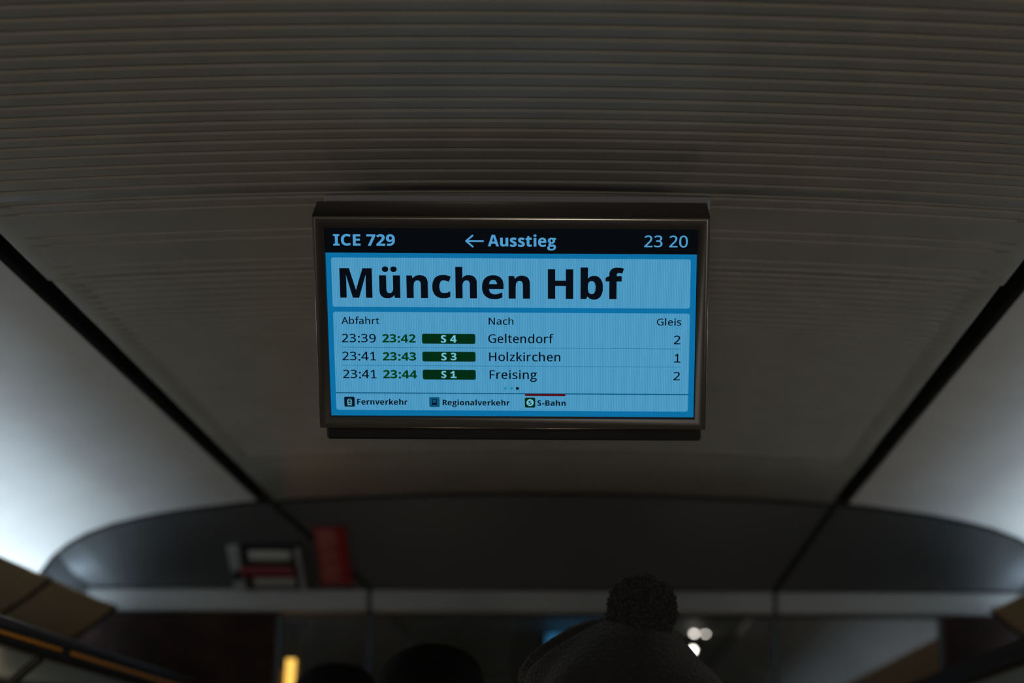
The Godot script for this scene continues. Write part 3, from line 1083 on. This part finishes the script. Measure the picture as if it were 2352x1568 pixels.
# a standing person seen from behind; all lengths are for a height of 1.75 m and are scaled
func person(at: Vector3, height: float, label: String, coat: Color, trousers: Color, hair: bool, group := "") -> Node3D:
	var o := base("person", at)
	tag(o, label, "person", group)
	var s := height / 1.75
	var body := []
	for side in [-1.0, 1.0]:
		body.append_array([
			[Vector3(side * 0.10, 0.92, 0), Vector3(side * 0.11, 0.50, -0.01), 0.088, 0.060], [Vector3(side * 0.11, 0.50, -0.01), Vector3(side * 0.115, 0.10, 0.015), 0.058, 0.042],
			[Vector3(side * 0.115, 0.045, 0.03), Vector3(side * 0.13, 0.035, -0.15), 0.045, 0.035],
			[Vector3(side * 0.175, 1.42, 0.01), Vector3(side * 0.235, 1.13, 0.02), 0.062, 0.050], [Vector3(side * 0.235, 1.13, 0.02), Vector3(side * 0.25, 0.88, -0.03), 0.049, 0.036],
			[Vector3(0, 1.44, 0.02), Vector3(side * 0.17, 1.42, 0.01), 0.075, 0.065], [Vector3(side * 0.055, 1.28, 0), Vector3(side * 0.065, 1.02, 0), 0.125, 0.105],
		])
	body.append_array([[Vector3(0, 1.30, 0), Vector3(0, 0.98, 0), 0.14, 0.13], [Vector3(0, 1.44, 0.015), Vector3(0, 1.56, -0.01), 0.060, 0.055]])
	var head := [[Vector3(0, 1.665, 0.005), Vector3(0, 1.655, -0.02), 0.083, 0.080], [Vector3(0, 1.66, -0.02), Vector3(0, 1.58, -0.045), 0.072, 0.045], [Vector3(0, 1.60, -0.01), Vector3(0, 1.50, 0.0), 0.056, 0.056], [Vector3(0, 1.645, -0.098), Vector3(0, 1.618, -0.112), 0.010, 0.014], [Vector3(-0.025, 1.585, -0.085), Vector3(0.025, 1.585, -0.085), 0.008, 0.008]]
	for side in [-1.0, 1.0]:
		head.append([Vector3(side * 0.083, 1.66, 0.0), Vector3(side * 0.084, 1.615, -0.005), 0.014, 0.010])
		head.append([Vector3(side * 0.03, 1.657, -0.088), Vector3(side * 0.034, 1.657, -0.088), 0.011, 0.011])
	var hands := []
	for side in [-1.0, 1.0]:
		var w := Vector3(side * 0.25, 0.88, -0.03)
		hands.append([w + Vector3(0, 0.03, 0), w + Vector3(0, -0.03, -0.01), 0.030, 0.030])
		hands.append([w + Vector3(0, -0.03, -0.03), w + Vector3(0, -0.08, -0.035), 0.018, 0.016])
		hands.append([w + Vector3(0, -0.03, 0.01), w + Vector3(0, -0.08, 0.008), 0.018, 0.016])
		for f in 4:
			var z := -0.042 + 0.019 * f
			var long: float = [0.075, 0.085, 0.080, 0.062][f]
			hands.append([w + Vector3(0, -0.085, z), w + Vector3(-side * 0.010, -0.085 - long * 0.5, z - 0.004), 0.0095, 0.009])
			hands.append([w + Vector3(-side * 0.010, -0.085 - long * 0.5, z - 0.004), w + Vector3(-side * 0.030, -0.085 - long, z - 0.006), 0.009, 0.008])
		hands.append([w + Vector3(0, -0.025, -0.035), w + Vector3(-side * 0.012, -0.060, -0.062), 0.012, 0.010])
		hands.append([w + Vector3(-side * 0.012, -0.060, -0.062), w + Vector3(-side * 0.020, -0.092, -0.066), 0.010, 0.008])
	var skin := Color(0.42, 0.25, 0.18)
	var paint := func(p: Vector3) -> Color:
		var y: float = p.y / s
		if y > 1.515 or (y < 0.90 and absf(p.x) / s > 0.20):
			return skin
		if y > 0.86:
			return coat
		return trousers if y > 0.10 else Color(0.02, 0.02, 0.02)
	var st := tool()
	net(st, scaled(body, s), 0.018, 0.03, paint)
	net(st, scaled(head, s), 0.008, 0.02, paint)
	net(st, scaled(hands, s), 0.0055, 0.006, paint)
	obj("body", st, M.skin_and_clothes, o)
	if hair:
		var cap := [[Vector3(0, 1.672, 0.012), Vector3(0, 1.668, -0.022), 0.088, 0.080], [Vector3(0, 1.66, 0.03), Vector3(0, 1.60, 0.045), 0.075, 0.055], [Vector3(-0.03, 1.69, -0.02), Vector3(0.035, 1.695, 0.0), 0.060, 0.060]]
		st = tool()
		net(st, scaled(cap, s), 0.008, 0.02, func(_p: Vector3) -> Color: return Color.WHITE)
		obj("hair", st, M.dark_hair, o)
	return o


func scaled(bones: Array, s: float) -> Array:
	var out := []
	for q in bones:
		out.append([q[0] * s, q[1] * s, q[2] * s, q[3] * s])
	return out


func make_people() -> void:
	var p := person(Vector3(0.146, 0, -1.69), 1.68, "person seen from behind in a charcoal knitted bobble hat", Color(0.03, 0.03, 0.035), Color(0.03, 0.035, 0.05), false)
	make_hat(p)
	person(Vector3(-0.175, 0, -2.50), 1.765, "dark-haired person standing in front of the glass partition", Color(0.015, 0.015, 0.018), Color(0.02, 0.02, 0.025), true)
	person(Vector3(-0.445, 0, -3.10), 1.79, "dark-haired person standing before the warm yellow lamp", Color(0.02, 0.015, 0.015), Color(0.02, 0.02, 0.025), true)


func hat_point(y: float, a: float) -> Vector3:
	# heights over the floor with the half widths to the left, to the right and to front and back
	var t := [[1.722, 0.0, 0.0, 0.0], [1.7195, 0.018, 0.018, 0.018], [1.717, 0.030, 0.030, 0.035], [1.7125, 0.054, 0.040, 0.052], [1.705, 0.0735, 0.049, 0.068], [1.698, 0.085, 0.060, 0.078], [1.688, 0.098, 0.067, 0.088], [1.671, 0.1145, 0.080, 0.098], [1.655, 0.1235, 0.097, 0.106], [1.643, 0.1255, 0.107, 0.110], [1.600, 0.124, 0.118, 0.113], [1.560, 0.117, 0.114, 0.110], [1.545, 0.112, 0.109, 0.106]]
	var k := 0
	while k < t.size() - 2 and y < t[k + 1][0]:
		k += 1
	var f: float = clampf((t[k][0] - y) / (t[k][0] - t[k + 1][0]), 0.0, 1.0)
	var l: float = lerpf(t[k][1], t[k + 1][1], f)
	var r: float = lerpf(t[k][2], t[k + 1][2], f)
	var d: float = lerpf(t[k][3], t[k + 1][3], f)
	var cx := cos(a)
	# a seam down the back and a soft fold on the left shoulder of the hat
	var seam := 0.005 * exp(-pow((a - PI / 2 + 0.04) / 0.055, 2.0)) * clampf((1.72 - y) / 0.02, 0.0, 1.0)
	var fold := 0.0045 * sin((a - 2.2) * 6.0 + y * 55.0) * exp(-pow((a - 2.5) / 0.55, 2.0)) * clampf((1.72 - y) / 0.015, 0.0, 1.0)
	# the crease from the bobble down to the left, with the cloth bulging above it
	var crease := a - (2.05 + 1.15 * clampf((1.716 - y) / 0.075, 0.0, 1.0))
	fold += (0.006 * exp(-pow((crease - 0.16) / 0.16, 2.0)) - 0.007 * exp(-pow(crease / 0.07, 2.0))) * clampf((1.72 - y) / 0.012, 0.0, 1.0)
	fold += 0.004 * sin(a * 3.0 + 1.0 + y * 20.0) * clampf((1.72 - y) / 0.02, 0.0, 1.0)
	var grow := 1.0 + (fold - seam) / 0.1
	return Vector3((l if cx < 0 else r) * cx * grow, y, d * sin(a) * grow)


func make_hat(p: Node3D) -> void:
	var rng := RandomNumberGenerator.new()
	rng.seed = 11
	var off := Vector3(0.150 - p.position.x, 0, 0.0)
	var ys := []
	for k in 46:
		ys.append(lerpf(1.7215, 1.548, pow(k / 45.0, 1.35)))
	var rows := []
	for y in ys:
		var row := PackedVector3Array()
		for k in 96:
			row.append(hat_point(y, TAU * k / 96.0) + off)
		rows.append(row)
	var inner := PackedVector3Array()
	for q in rows[rows.size() - 1]:
		inner.append(Vector3(q.x * 0.93, q.y + 0.004, q.z * 0.93))
	rows.append(inner)
	var st := tool()
	sheet(st, rows, true, true)
	# stray fibres of the wool
	st.set_smooth_group(-1)
	for k in 9000:
		var y := 1.7205 - 0.14 * pow(rng.randf(), 1.2)
		var a := rng.randf() * TAU
		var q := hat_point(y, a) + off
		var n := Vector3(cos(a), 0.35, sin(a)).normalized()
		var d := (n + Vector3(rng.randf() - 0.5, rng.randf() - 0.5, rng.randf() - 0.5) * 1.8).normalized()
		var side := d.cross(Vector3.UP).normalized() * 0.00022
		tri(st, q - side, q + side, q + d * rng.randf_range(0.0015, 0.0042))
	var hat := obj("knit_hat", st, M.grey_wool, p)
	hat.set_meta("label", "charcoal knitted hat")
	# the bobble: many short curled yarns round a core
	st = tool()
	var c := Vector3(0.1628 - p.position.x, 1.7217, 0.055)
	rows = []
	for i in 13:
		var row := PackedVector3Array()
		for k in 20:
			var f := PI * i / 12.0
			row.append(c + Vector3(sin(f) * cos(TAU * k / 20.0) * 0.034, cos(f) * 0.031, sin(f) * sin(TAU * k / 20.0) * 0.034))
		rows.append(row)
	sheet(st, rows, true, true)
	for k in 1500:
		var d := Vector3(rng.randfn(), rng.randfn(), rng.randfn()).normalized()
		var u := d.cross(Vector3(rng.randfn(), rng.randfn(), rng.randfn())).normalized()
		var long := 0.0385 + 0.0035 * sin(d.x * 9.0 + 1.0) * sin(d.y * 8.0) * cos(d.z * 9.0) + rng.randf_range(-0.003, 0.0025)
		var pts := PackedVector3Array()
		for j in 4:
			var f := j / 3.0
			var q := d * lerpf(0.026, long, f) + u * 0.009 * sin(f * PI * 0.9) * rng.randf_range(0.5, 1.4)
			pts.append(c + Vector3(q.x * 1.02, q.y * 0.94, q.z))
		tube(st, pts, rng.randf_range(0.0009, 0.0015), 4)
	obj("bobble", st, M.grey_wool, hat)
